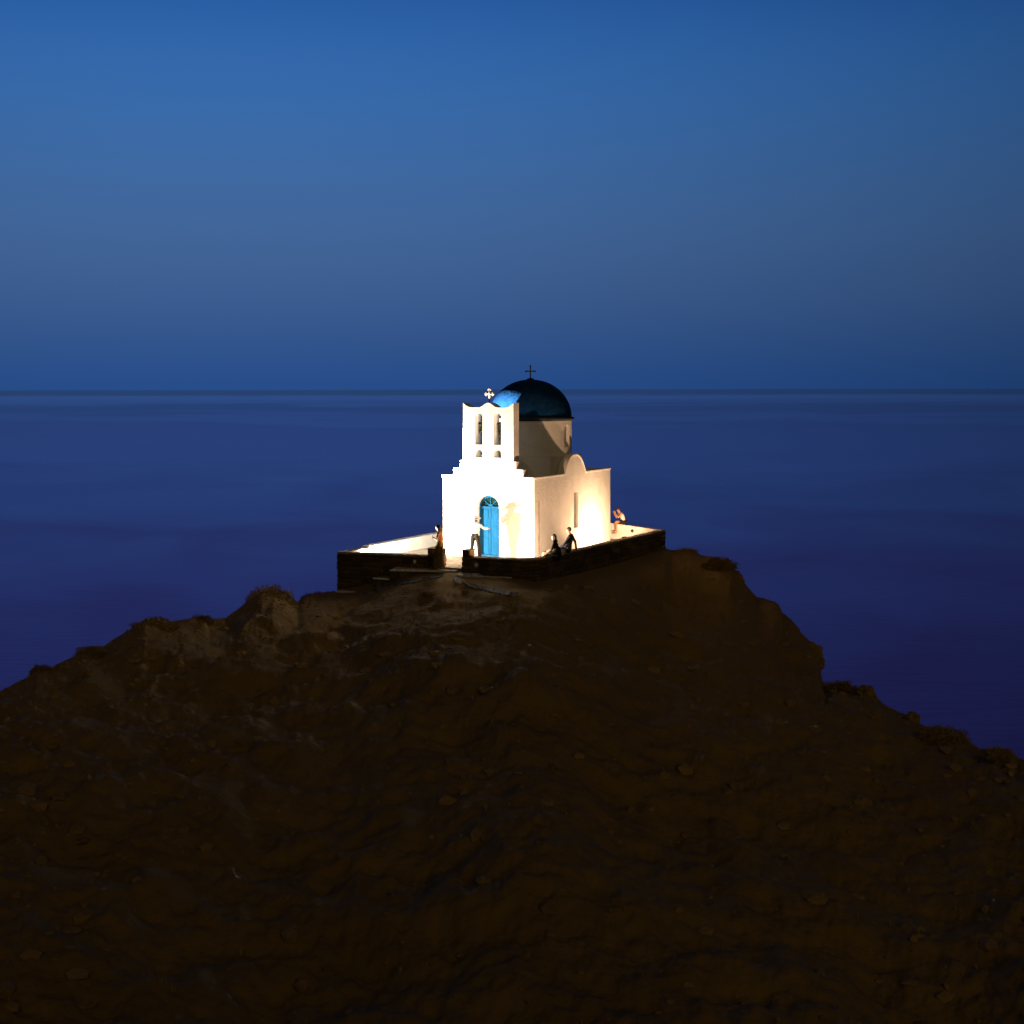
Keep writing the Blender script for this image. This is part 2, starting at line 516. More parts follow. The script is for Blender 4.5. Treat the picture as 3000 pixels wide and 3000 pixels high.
# cross-arm vaults behind the rounded gables
n = 22
vv, ff = [], []
for x in (-W2 + .3, W2 - .3):
    for i in range(n + 1):
        a = math.pi * i / n
        vv.append((x, DC + .98 * math.cos(a), 3.05 + .93 * math.sin(a)))
for i in range(n):
    ff.append((i, i + 1, n + 2 + i, n + 1 + i))
obj('transept_vault', MB().add(vv, ff), 'white', church, smooth=True)
vv, ff = [], []
for y in (.40, LEN - .3):
    for i in range(n + 1):
        a = math.pi * i / n
        vv.append((.98 * math.cos(a), y, 3.05 + .86 * math.sin(a)))
for i in range(n):
    ff.append((i, n + 1 + i, n + 2 + i, i + 1))
obj('nave_vault', MB().add(vv, ff), 'white', church, smooth=True)
obj('drum_base', MB().box((0, DC, 3.53), (3.40, 3.40, 1.03)), 'white', church, bevel=.04)

# drum with four arched niches
RD, Z0, Z1 = 1.80, 4.0, 5.56
NT, NZ = 288, 60
vv, ff = [], []
for j in range(NZ + 1):
    z = Z0 + (Z1 - Z0) * j / NZ
    for i in range(NT):
        a = 2 * math.pi * i / NT
        r = RD
        for k in range(4):
            da = (a - (k * math.pi / 2 - .06) + math.pi) % (2 * math.pi) - math.pi
            q = da * RD
            if abs(q) < .21 and z > 4.42:
                if z < 5.17 or (q * q + (z - 5.17) ** 2) < .21 ** 2:
                    r = RD - .24
        vv.append((r * math.cos(a), DC + r * math.sin(a), z))
for j in range(NZ):
    for i in range(NT):
        k = (i + 1) % NT
        ff.append((j * NT + i, j * NT + k, (j + 1) * NT + k, (j + 1) * NT + i))
ff.append(tuple(NZ * NT + i for i in range(NT)))
obj('drum', MB().add(vv, ff), 'white', church)
obj('rim', MB().lathe([(1.78, 5.54), (1.90, 5.58), (1.93, 5.64), (1.91, 5.69), (1.80, 5.72)], 96, (0, DC, 0)), 'rim', church, smooth=True)
prof = []
for i in range(33):
    a = math.pi / 2 * i / 32
    prof.append((1.80 * math.cos(a) ** .96 if i < 32 else .01, 5.70 + 1.64 * math.sin(a) + (.06 if i > 30 else 0)))
obj('dome', MB().lathe(prof, 96, (0, DC, 0)), 'dome', church, smooth=True)
# dome cross
cr = MB()
cr.cap((0, DC, 7.30), (0, DC, 7.92), .032, .028)
cr.cap((-.20, DC, 7.70), (.20, DC, 7.70), .026, .026)
for p in ((0, DC, 7.93), (-.215, DC, 7.70), (.215, DC, 7.70)):
    cr.ell(p, (.045, .04, .05), 10)
cr.ell((0, DC, 7.36), (.075, .075, .06), 12)
obj('dome_cross', cr, 'coping', church, smooth=True)

# belfry
bo = [(-1.165, 3.95), (1.165, 3.95), (1.165, 6.32)]


def prof_top(x):
    ax = abs(x)
    if ax > .80:
        t = (ax - .80) / .365
        return 6.17 + .19 * t ** 1.7
    if ax < .42:
        return 6.17 + .19 * (.5 + .5 * math.cos(math.pi * ax / .42)) ** .9
    return 6.17


for i in range(49):
    x = 1.165 - 2.33 * i / 48
    bo.append((x, prof_top(x)))
bo[2] = (1.165, 6.20)
bo.append((-1.165, 6.20))
holes = [arch(-.43, .335, 4.62, 5.93), arch(.43, .335, 4.62, 5.93), arch(-.43, .335, 4.09, 4.42), arch(.43, .335, 4.09, 4.42)]
obj('belfry', plate(bo, holes, .52, lambda u, v, w: (u, w + .02, v)), 'white', church, bevel=.018)
for x in (-.43, .43):
    bl = MB().lathe([(.125, 0), (.128, .03), (.105, .08), (.085, .18), (.075, .26), (.045, .31), (.02, .33)], 24, (x, .34, 5.13))
    b_ = obj('bell', bl, 'bronze', church, smooth=True)
    obj('clapper', MB().cap((x, .34, 5.05), (x, .34, 5.2), .028, .012), 'iron', b_, smooth=True)
    obj('headstock', MB().box((x, .34, 5.50), (.33, .07, .09)), 'iron', b_)
    obj('bell_rope', MB().cap((x + .06, .36, 4.62), (x, .34, 5.06), .008, .008, 6), 'iron', b_)
# belfry cross with trefoil ends
cr = MB()
z0 = 6.72
y_ = .16
cr.box((0, y_, z0), (.30, .06, .075)); cr.box((0, y_, z0 + .02), (.075, .061, .36))
for p in ((-.17, 0), (.17, 0), (0, .20), (0, -.15)):
    cr.ell((p[0], y_, z0 + p[1]), (.062, .042, .062) if p[1] >= 0 else (.045, .035, .05), 12)
for sx in (-1, 1):
    cr.ell((sx * .15, y_, z0 + .045), (.045, .04, .045), 10); cr.ell((sx * .15, y_, z0 - .045), (.045, .04, .045), 10)
    cr.ell((sx * .045, y_, z0 + .18), (.045, .04, .045), 10)
bc = obj('belfry_cross', cr, 'white', church, smooth=True)
obj('cross_stem', MB().cap((0, y_, 6.34), (0, y_, z0 - .16), .025, .02), 'iron', bc, smooth=True)

# door
door = obj('door', None or MB().box((-.475, .26, 1.01), (.05, .12, 2.02)).box((.475, .26, 1.01), (.05, .12, 2.02)).box((0, .26, 2.03), (.90, .12, .075)).box((0, .255, .03), (1.0, .2, .06)), 'door', church, bevel=.006)
for s in (-1, 1):
    lf = obj('door_leaf', MB().box((s * .224, .27, 1.03), (.440, .045, 1.93)), 'door', door, bevel=.006)
    for (z, hh) in ((.45, .62), (1.06, .40), (1.62, .58)):
        obj('panel', MB().box((s * .224, .245, z), (.27, .02, hh)), 'door', lf, bevel=.008)
    obj('stile', MB().box((s * .415, .243, 1.03), (.05, .014, 1.9)), 'door', lf)
obj('astragal', MB().box((.0, .243, 1.03), (.035, .03, 1.93)), 'door', door, bevel=.006)
obj('door_handle', MB().tube([(-.05, .235, 1.15), (-.05, .19, 1.15), (-.05, .19, 1.02), (-.05, .235, 1.02)], .010), 'iron', door, smooth=True)
fr = []
for i in range(25):
    a = math.pi * i / 24
    fr.append((.498 * math.cos(a), 2.065 + .435 * math.sin(a)))
inner = [(.87 * u, 2.065 + (v - 2.065) * .86) for u, v in fr]
obj('fanlight_frame', plate(fr + inner[::-1], [], .10, lambda u, v, w: (u, w + .21, v)), 'door', door)
for a in (30, 64, 116, 150) if False else (45, 90, 135):
    c, s = math.cos(R(a)), math.sin(R(a))
    b_ = MB().cap((0, .255, 2.07), (.45 * c, .255, 2.065 + .39 * s), .021, .019, 8)
    obj('glazing_bar', b_, 'door', door, smooth=True)
hub = [(.10 * math.cos(math.pi * i / 10), 2.066 + .10 * math.sin(math.pi * i / 10)) for i in range(11)]
obj('fanlight_hub', plate(hub, [], .05, lambda u, v, w: (u, w + .225, v)), 'door', door)
pn = [(.46 * math.cos(math.pi * i / 20), 2.067 + .40 * math.sin(math.pi * i / 20)) for i in range(21)]
obj('pane', plate(pn, [], .012, lambda u, v, w: (u, w + .285, v)), 'glass', door)
obj('door_backing', MB().box((0, .36, 1.25), (1.1, .06, 2.6)), 'cloth_black', door)
# cable and pipe on the walls
obj('drain_pipe', MB().cap((W2 + .03, .36, .02), (W2 + .03, .36, 2.30), .022, .022), 'coping', church, smooth=True)

# ------------------------------------------------------------------ terrace
FL, BLc, BR = Vector((-4.4, -4.64)), Vector((-4.55, 9.6)), Vector((4.28, 9.6))
FRa, FRb = Vector((3.35, -3.95)), Vector((3.92, -3.35))


def fy(x):
    return FL.y + (x - FL.x) * (FRa.y - FL.y) / (FRa.x - FL.x)


fl_o = [FL, Vector((.14, fy(.14))), Vector((.93, fy(.93))), FRa, FRb, BR, BLc]
cen = Vector((0, 2.5))
tf = plate([(p + (cen - p).normalized() * .2)[:] for p in [FL, FRa, FRb, BR, BLc]], [], .9, lambda u, v, w: (u, v, -w))
tfo = obj('terrace_floor', tf, 'floor', None, loc=ORG, rz=TH)
struct(tfo)
# flagstones of the forecourt behind the gateway
random.seed(3)
y = -4.22
row = 0
while y < -.1:
    d = random.uniform(.34, .5)
    x = -1.0 + random.uniform(-.2, 0)
    while x < 2.3:
        w = random.uniform(.38, .7)
        if not (-.5 - .02 < x + w / 2 < 1.32 and y < -3.75) or (.16 < x + w / 2 < .9):
            xx0, xx1 = x, x + w - .02
            if y < -3.75:
                xx0, xx1 = max(xx0, .16), min(xx1, .91)
            if xx1 - xx0 > .12:
                m_ = MB().box(((xx0 + xx1) / 2, y + d / 2, .006), (xx1 - xx0, d - .022, .03), 0, .008)
                obj('flagstone', m_, 'flag', tfo, bevel=.008)
        x += w
    y += d

MATW = Matrix.Translation(ORG) @ Matrix.Rotation(TH, 4, 'Z')


def wpoint(x, y, z=0.0):
    return MATW @ Vector((x, y, z))


def px_of(p):
    return 1500 + F * p.x / p.y


stone_meshes = []
random.seed(11)
for k in range(14):
    bm = bmesh.new()
    bmesh.ops.create_cube(bm, size=1)
    for v in bm.verts:
        v.co += Vector((random.uniform(-.07, .07), random.uniform(-.1, .1), random.uniform(-.10, .10)))
    bmesh.ops.bevel(bm, geom=bm.edges[:], offset=.10, segments=1, affect='EDGES')
    me = bpy.data.meshes.new('stone')
    bm.to_mesh(me); bm.free()
    me.materials.append(M['stone'])
    stone_meshes.append(me)
cop_meshes = []
for k in range(6):
    bm = bmesh.new()
    bmesh.ops.create_cube(bm, size=1)
    for v in bm.verts:
        v.co += Vector((random.uniform(-.02, .02), random.uniform(-.04, .04), random.uniform(-.12, .12)))
    bmesh.ops.bevel(bm, geom=bm.edges[:], offset=.03, segments=1, affect='EDGES')
    me = bpy.data.meshes.new('coping_stone')
    bm.to_mesh(me); bm.free()
    me.materials.append(M['coping'])
    cop_meshes.append(me)


def wall(name, label, p, q, zt, zt2, zb, thick=.40, stones=(.42, .17), coping=True, core='white', stone_face=True, copmat=None):
    """parapet from p to q (church frame), outer face on the line p-q, body to the left of p>q"""
    p, q = Vector(p), Vector(q)
    d = q - p; L = d.length; u = d / L
    nrm = Vector((-u.y, u.x))
    wp = wpoint(p.x, p.y, 0)
    root = thing(name, label, 'wall', wp, TH + math.atan2(u.y, u.x))
    vs_ = []
    ct = .05 if coping else 0
    lay = [('wall_core', 'mortar', .05, thick * .5), ('plaster_face', core, thick * .5, thick)] if stone_face else [('wall_core', core, .0, thick)]
    for nm_, mm_, o0, o1 in lay:
        vs_ = []
        for s_, zz in ((0, zt - ct), (L, zt2 - ct)):
            for off in (o0, o1):
                vs_ += [(s_, off, zb), (s_, off, zz)]
        m_ = MB().add(vs_, [(0, 1, 3, 2), (4, 6, 7, 5), (0, 4, 5, 1), (2, 3, 7, 6), (1, 5, 7, 3), (0, 2, 6, 4)])
        obj(nm_, m_, mm_, root, bevel=.012)
    if stone_face:
        z = zb
        while z < min(zt, zt2) - ct - .05:
            hh = random.uniform(stones[1] * .7, stones[1] * 1.3)
            if z + hh > min(zt, zt2) - ct - .06:
                hh = min(zt, zt2) - ct - z
            s_ = 0.0
            while s_ < L - .02:
                w = random.uniform(stones[0] * .55, stones[0] * 1.4)
                if s_ + w > L - .15:
                    w = L - s_
                zz = z + hh / 2
                # skip stones buried in the hillside
                wc = wp + Matrix.Rotation(TH + math.atan2(u.y, u.x), 3, 'Z') @ Vector((s_ + w / 2, -.3, 0))
                if zz + hh > ground(px_of(wc), wc.y, False) - .1:
                    o = obj('stone', random.choice(stone_meshes), None, root)
                    o.location = (s_ + w / 2, .055 - random.uniform(0, .03), zz)
                    o.scale = (w - .012, .15, hh - .012)
                s_ += w
            z += hh
    if coping:
        s_ = 0.0
        while s_ < L - .02:
            w = random.uniform(.45, .8)
            if s_ + w > L - .25:
                w = L - s_
            t = (s_ + w / 2) / L
            o = obj('coping_stone', random.choice(cop_meshes) if not copmat else copmat, None, root)
            o.location = (s_ + w / 2, thick / 2 + .005, zt + (zt2 - zt) * t - .02)
            o.rotation_euler = (0, -math.atan2(zt2 - zt, L), 0)
            o.scale = (w - .012, thick + .03, .06)
            s_ += w
    return root


random.seed(5)
white_cop = []
for me in cop_meshes[:1]:
    c = me.copy(); c.materials.clear(); c.materials.append(M['white']); white_cop.append(c)
ZP = .45
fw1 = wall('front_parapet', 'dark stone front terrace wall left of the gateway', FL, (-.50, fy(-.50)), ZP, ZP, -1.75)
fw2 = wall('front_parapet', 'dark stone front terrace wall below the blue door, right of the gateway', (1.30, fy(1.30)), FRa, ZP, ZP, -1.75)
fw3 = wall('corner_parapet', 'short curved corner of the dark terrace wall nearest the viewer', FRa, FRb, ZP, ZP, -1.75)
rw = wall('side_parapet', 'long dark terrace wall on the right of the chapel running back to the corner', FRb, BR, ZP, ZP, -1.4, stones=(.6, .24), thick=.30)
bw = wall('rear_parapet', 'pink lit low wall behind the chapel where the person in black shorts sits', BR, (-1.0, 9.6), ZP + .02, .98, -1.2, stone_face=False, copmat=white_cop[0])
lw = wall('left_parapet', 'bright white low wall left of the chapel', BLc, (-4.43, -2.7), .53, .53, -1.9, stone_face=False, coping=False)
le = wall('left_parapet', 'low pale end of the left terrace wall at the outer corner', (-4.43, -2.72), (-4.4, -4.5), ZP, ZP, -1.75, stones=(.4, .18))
for nm, lab, x0, x1 in (('gate_pillar', 'dark square gate pillar behind the woman in the long dress', -.52, .13), ('gate_pillar', 'dark square gate pillar between the gateway and the door', .93, 1.30)):
    t = thing(nm, lab, 'pillar', wpoint((x0 + x1) / 2, fy((x0 + x1) / 2) + .2, 0), TH)
    w = x1 - x0
    obj('core', MB().box((0, 0, -.45), (w - .06, .36, 2.2)), 'mortar', t)
    z = -1.2
    while z < .68:
        hh = random.uniform(.13, .2)
        if z + hh > .62: hh = .70 - z
        k = 2 if w > .5 else 1
        for i in range(k):
            o = obj('stone', random.choice(stone_meshes), None, t)
            o.location = ((i + .5) * w / k - w / 2, -.02, z + hh / 2); o.scale = (w / k - .01, .44, hh - .01)
        z += hh
    o = obj('cap_stone', random.choice(stone_meshes), None, t)
    o.location = (0, 0, .71); o.scale = (w + .03, .46, .06)


def disc(name, label, x, ybase, z, r, m, ny=-1):
    t = thing(name, label, 'wall lamp' if m == 'nosing' else 'drain', wpoint(x, ybase, z), TH)
    a = MB().lathe([(r, 0), (r, .02), (r * .8, .05), (r * .55, .055)], 20)
    a.v = [(vx, ny * vz, vy) for vx, vy, vz in a.v]
    b_ = obj('cover', a, m, t)
    a = MB().lathe([(r * 1.2, 0), (r * 1.2, .012), (r, .014)], 20)
    a.v = [(vx, ny * vz, vy) for vx, vy, vz in a.v]
    obj('flange', a, m if m == 'nosing' else 'iron', t)
    return t


disc('bulkhead_lamp', 'small unlit round pale lamp on the front wall left of the gateway', -1.02, fy(-1.02) - .025, .21, .075, 'nosing')
disc('bulkhead_lamp', 'small unlit round pale lamp on the front wall right of the gateway pillar', 1.55, fy(1.55) - .025, .17, .075, 'nosing')
# scuppers through the white walls
t = thing('wall_scupper', 'small dark drain hole in the bright white left wall', 'drain', wpoint(-4.14, 1.45, .30), TH)
a = MB().lathe([(.10, 0), (.10, .03), (.06, .031), (.06, .01), (.001, .01)], 16); a.v = [(vz, vx, vy) for vx, vy, vz in a.v]
obj('pipe_mouth', a, 'hole', t)
scup2 = thing('wall_scupper', 'small dark drain hole in the pink rear wall', 'drain', wpoint(2.83, 9.6 - .0, .40), TH)

# steps down along the front wall and the path
random.seed(9)
for lab, (xa, ya), (xb, yb), Y in (
        ('pale step edge at the gateway below the woman', (1142, 1668), (1335, 1672), 58.6),
        ('short pale step edge halfway along the left front wall', (1096, 1692), (1142, 1694), 59.0),
        ('pale step edge at the outer left corner of the wall', (984, 1728), (1042, 1734), 59.8)):
    pa, pb = at(xa, ya, Y + .0), at(xb, yb, Y - .35 if xb < 1300 else 58.2)
    c = (pa + pb) / 2; d = pb - pa
    t = thing('stone_step', lab, 'step', (c.x, c.y, c.z), math.atan2(d.y, d.x))
    L = Vector((d.x, d.y)).length
    o = obj('tread', MB().box((0, .42, -.03), (L, 1.0, .06), 0, .01), 'coping', t, bevel=.012)
    obj('nosing', MB().box((0, -.07, -.022), (L, .10, .075), 0, .006), 'nosing', t, bevel=.015)
    k = 0
    x = -L / 2
    while x < L / 2 - .05:
        w = random.uniform(.3, .55)
        w = min(w, L / 2 - x)
        obj('riser_stone', MB().box((x + w / 2, .40, -.40), (w - .015, .9, .64), 0, .012), 'stone', t, bevel=.02)
        x += w
path = struct(bpy.data.objects.new('path', bpy.data.meshes.new('path')))
COL.objects.link(path)
pm = MB()


def on_ground(px, py):
    """walk the ray of a photo pixel out until it meets the hillside"""
    Y = 20.0
    while Y < 75:
        p = at(px, py, Y)
        if ground(px, Y) > p.z:
            return p
        Y += .1
    return at(px, py, 57)


# paving slabs of the landing and of the trodden path, each laid on the slope
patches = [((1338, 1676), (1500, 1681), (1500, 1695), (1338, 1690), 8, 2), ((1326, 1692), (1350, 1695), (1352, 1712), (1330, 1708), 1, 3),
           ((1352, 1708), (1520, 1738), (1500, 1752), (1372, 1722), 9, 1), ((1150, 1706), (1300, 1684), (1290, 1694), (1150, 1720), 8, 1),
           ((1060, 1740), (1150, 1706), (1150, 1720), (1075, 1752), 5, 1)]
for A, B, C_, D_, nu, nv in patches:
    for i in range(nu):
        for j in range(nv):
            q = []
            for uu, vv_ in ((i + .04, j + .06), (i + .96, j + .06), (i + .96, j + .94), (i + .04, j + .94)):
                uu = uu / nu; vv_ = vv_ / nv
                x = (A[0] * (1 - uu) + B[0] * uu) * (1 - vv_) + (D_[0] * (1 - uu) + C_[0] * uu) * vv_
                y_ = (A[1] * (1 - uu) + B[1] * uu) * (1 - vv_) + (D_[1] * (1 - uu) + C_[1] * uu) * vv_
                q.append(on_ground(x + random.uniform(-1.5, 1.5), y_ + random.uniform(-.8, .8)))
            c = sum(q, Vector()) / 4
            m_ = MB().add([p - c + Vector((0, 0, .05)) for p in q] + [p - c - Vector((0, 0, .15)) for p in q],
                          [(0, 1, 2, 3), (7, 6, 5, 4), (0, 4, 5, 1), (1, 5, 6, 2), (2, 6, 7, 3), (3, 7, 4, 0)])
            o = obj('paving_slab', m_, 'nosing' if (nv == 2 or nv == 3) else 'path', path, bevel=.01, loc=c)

# ------------------------------------------------------------------ floodlights (real lamps behind the parapets, and an added dome spot)
M['lens'] = emit_mat('lamp_lens', (1.0, .80, .55), 30)


def floodlight(label, x, y, aim, power, col, size=.10, spot=160, base=.02):
    p = wpoint(x, y, base)
    tgt = wpoint(*aim)
    yaw = math.atan2(tgt.y - p.y, tgt.x - p.x) - math.pi / 2
    t = thing('floodlight', label, 'floodlight', p, yaw)
    obj('housing', MB().box((0, -.03, .16), (.26, .08, .18)), 'steel', t, bevel=.01)
    if base > .1:
        obj('stand', MB().box((0, -.03, -base / 2), (.16, .10, base - .01)), 'steel', t)
    obj('bracket', MB().tube([(-.15, -.03, .16), (-.15, -.03, .012), (.15, -.03, .012), (.15, -.03, .16)], .01), 'steel', t)
    obj('lens', MB().box((0, .0135, .16), (.22, .006, .14)), 'lens', t)
    ld = bpy.data.lights.new('flood', 'SPOT')
    ld.energy = power; ld.color = col; ld.shadow_soft_size = size; ld.spot_size = R(spot); ld.spot_blend = .3 if spot > 100 else .12
    lo = bpy.data.objects.new('flood', ld)
    COL.objects.link(lo)
    lo.parent = t
    lo.location = (0, .06 + size, .17)
    src = p + Vector((0, 0, .17))
    d = tgt - src
    q = Matrix.Rotation(-yaw, 3, 'Z') @ d
    lo.rotation_euler = q.to_track_quat('-Z', 'Y').to_euler()
    return t


fa = floodlight('floodlight on the terrace floor by the white left wall, hidden behind the front parapet', -3.86, -3.75, (0, 0, 3.4), LAMP_A, (1.0, .86, .66), .05, 170)
# extra narrow spot added at this lamp to brighten the patch on the dome
ld = bpy.data.lights.new('dome_boost_spot', 'SPOT')
ld.energy = DOME_BOOST; ld.color = (1.0, .88, .72); ld.shadow_soft_size = .05; ld.spot_size = R(26); ld.spot_blend = .5
lo = bpy.data.objects.new('dome_boost_spot', ld); COL.objects.link(lo)
lo.parent = fa
lo.location = (0, .13, .17)
q_ = Matrix.Rotation(-fa.rotation_euler.z, 3, 'Z') @ (wpoint(-.7, 3.3, 6.7) - fa.location - Vector((0, 0, .17)))
lo.rotation_euler = q_.to_track_quat('-Z', 'Y').to_euler()
floodlight('floodlight on the terrace floor in the near right corner, hidden behind the parapet', 3.5, -3.05, (1.0, 0, 2.4), LAMP_B, (1.0, .58, .33), .05, 175, .2)
floodlight('floodlight inside the right parapet beside the far end of the chapel side wall', 3.72, 5.8, (W2 - .5, 6.3, 2.6), LAMP_C, (1.0, .60, .33), .04, 172, .22)


# ------------------------------------------------------------------ people
def vox(name, mb, m, parent, voxel=.012, it=4):
    me = mb.mesh(name)
    o = bpy.data.objects.new(name, me)
    COL.objects.link(o)
    r = o.modifiers.new('r', 'REMESH'); r.mode = 'VOXEL'; r.voxel_size = voxel; r.use_smooth_shade = True
    s_ = o.modifiers.new('s', 'SMOOTH'); s_.factor = .5; s_.iterations = it
    dg = bpy.context.evaluated_depsgraph_get()
    me2 = bpy.data.meshes.new_from_object(o.evaluated_get(dg))
    bpy.data.objects.remove(o)
    me2.name = name
    me2.materials.clear()
    return obj(name, me2, m, parent, smooth=True)


def hand(mb, wri, fwd, palm_n, side):
    """palm, four unequal bent fingers, thumb from the side of the palm"""
    f = Vector(fwd).normalized()
    nrm = Vector(palm_n); nrm = (nrm - f * nrm.dot(f)).normalized()
    ac = f.cross(nrm) * side
    w = Vector(wri)
    for k in (-.5, .5):
        mb.cap(w + f * .015 + ac * .02 * k, w + f * .085 + ac * .045 * k, .019, .017, 8)
    for k, ln in ((-1.5, .058), (-.5, .072), (.5, .078), (1.5, .068)):
        a = w + f * .09 + ac * .019 * k
        b_ = a + (f + nrm * .25).normalized() * ln * .55
        c = b_ + (f * .6 + nrm * .8).normalized() * ln * .5
        mb.cap(a, b_, .0095, .009, 8); mb.cap(b_, c, .009, .008, 8)
    a = w + f * .03 + ac * .03
    b_ = a + (ac * .8 + f * .7 + nrm * .3).normalized() * .045
    mb.cap(a, b_, .012, .010, 8); mb.cap(b_, b_ + (f + nrm * .4 + ac * .2).normalized() * .03, .010, .009, 8)


def person(label, loc, yaw, J, clothes, hair, scale=1.0, female=False, extra=None):
    t = thing('person', label, 'person', loc, yaw)
    t.scale = (scale,) * 3
    V = {k: Vector(v) for k, v in J.items()}
    b = MB()
    k = .9 if female else 1.0
    ax = (V['sR'] - V['sL']).normalized()          # across the shoulders
    mid_ = (V['pel'] + V['che']) / 2

    def torso(mb, g=0.0):
        for s_ in (-1, 1):
            o = ax * s_
            mb.cap(V['pel'] + o * .07, mid_ + o * .055 * k, .105 + g, .092 * k + g)
            mb.cap(mid_ + o * .055 * k, V['che'] + o * .075 * k, .092 * k + g, .105 * k + g)
        mb.cap(V['che'] - Vector((0, 0, .02)), (V['sL'] + V['sR']) / 2, .10 * k + g, .075 + g)
        mb.cap(V['sL'], V['sR'], .055 * k + g, .055 * k + g)
    torso(b)
    b.cap((V['sL'] + V['sR']) / 2, V['hed'] - Vector((0, 0, .05)), .056 * k, .052 * k)
    fd = V.get('face', Vector((0, 1, 0))).normalized()
    up = Vector((0, 0, 1)); rt = fd.cross(up).normalized(); up2 = rt.cross(fd)
    rot = Matrix((rt, fd, up2)).transposed()
    h = V['hed']
    b.ell(h + up2 * .02, (.074, .092, .095), 18, rot)
    b.ell(h - up2 * .055 + fd * .025, (.055, .062, .068), 16, rot)
    b.cap(h + fd * .088 + up2 * .01, h + fd * .106 - up2 * .022, .010, .014, 8)
    for s_ in (-1, 1):
        b.ell(h + rt * s_ * .075 - up2 * .008, (.012, .022, .032), 10, rot)
        b.cap(V['s' + 'LR'[(s_ + 1) // 2]], V['e' + 'LR'[(s_ + 1) // 2]], .050 * k, .040 * k)
        b.cap(V['e' + 'LR'[(s_ + 1) // 2]], V['w' + 'LR'[(s_ + 1) // 2]], .040 * k, .027 * k)
    for sd, s_ in (('L', -1), ('R', 1)):
        fw = (V['w' + sd] - V['e' + sd]).normalized()
        hf = V.get('h' + sd, fw)
        hand(b, V['w' + sd], hf, V.get('p' + sd, Vector((0, .2, -1)) if abs(hf.z) < .8 else Vector((-s_, .2, 0))), s_)
        b.cap(V['hip' + sd], V['k' + sd], .085, .058); b.cap(V['k' + sd], V['a' + sd], .056, .040)
        b.ell(V['k' + sd] * .62 + V['a' + sd] * .38, (.052, .058, .10), 12)
        b.cap(V['a' + sd] + Vector((0, 0, -.03)), V['t' + sd], .042, .030)
    body = vox('body', b, 'skin', t, .011, 3)
    for s_ in (-1, 1):
        obj('eye', MB().ell(h + rt * s_ * .031 + fd * .083 + up2 * .008, (.011, .008, .007), 8, rot), 'eye', t)
    obj('mouth', MB().ell(h + fd * .083 - up2 * .062, (.022, .008, .007), 8, rot), 'lip', t)
    # hair
    hm = MB()
    hm.ell(h + up2 * .035 - fd * .014, (.088, .098, .095), 16, rot)
    if hair[1] == 'long':
        hm.cap(h - fd * .05, h - fd * .075 - up * .18, .080, .07); hm.cap(h - fd * .075 - up * .18, h - fd * .085 - up * .36, .07, .045)
        for s_ in (-1, 1):
            hm.cap(h + rt * s_ * .06 - fd * .02, h + rt * s_ * .075 - fd * .045 - up * .2, .038, .03)
    hr = vox('hair', hm, hair[0], t, .012, 3)
    for nm, m, spec in clothes:
        c = MB()
        for it in spec:
            if it == 'torso':
                torso(c, .016)
            elif it == 'vest':
                for s_ in (-1, 1):
                    o = ax * s_
                    c.cap(V['pel'] + o * .06, mid_ + o * .055, .118, .105); c.cap(mid_ + o * .055, V['che'] + o * .07, .105, .112)
                    c.cap(V['che'] + o * .09, V['s' + 'LR'[(s_ + 1) // 2]] * .7 + V['s' + 'LR'[1 - (s_ + 1) // 2]] * .3, .07, .065)
            elif it in ('slL', 'slR'):
                sd = it[-1]; c.cap(V['s' + sd], V['s' + sd].lerp(V['e' + sd], .7), .064, .062)
            elif it in ('lsL', 'lsR'):
                sd = it[-1]; c.cap(V['s' + sd], V['e' + sd], .064, .055); c.cap(V['e' + sd], V['e' + sd].lerp(V['w' + sd], .95), .055, .042)
            elif it == 'hips':
                for s_ in (-1, 1):
                    c.cap(V['pel'] + ax * s_ * .07, V['pel'] + ax * s_ * .06 + Vector((0, 0, .10)), .122, .110)
                    c.cap(V['pel'] + ax * s_ * .06, V['hip' + 'LR'[(s_ + 1) // 2]], .115, .105)
            elif it in ('thL', 'thR'):
                sd = it[-1]; c.cap(V['hip' + sd], V['k' + sd], .104, .080)
            elif it in ('shL', 'shR'):
                sd = it[-1]; c.cap(V['hip' + sd], V['hip' + sd].lerp(V['k' + sd], .45), .106, .098)
            elif it in ('caL', 'caR'):
                sd = it[-1]; c.cap(V['k' + sd], V['a' + sd] + Vector((0, 0, .0)), .080, .066)
            elif it in ('foL', 'foR'):
                sd = it[-1]; c.cap(V['a' + sd] + Vector((0, 0, -.03)), V['t' + sd], .052, .040)
            else:
                c.cap(*it)
        vox(nm, c, m, t, .014, 4)
    if extra:
        extra(t, h, rt, fd, up2, V)
    return t


def phone(t, h, rt, fd, up2, V):
    w = V['wL'] + (V['wL'] - V['eL']).normalized() * .10
    obj('phone', MB().box(w, (.075, .014, .15)), 'phone', t, bevel=.006)


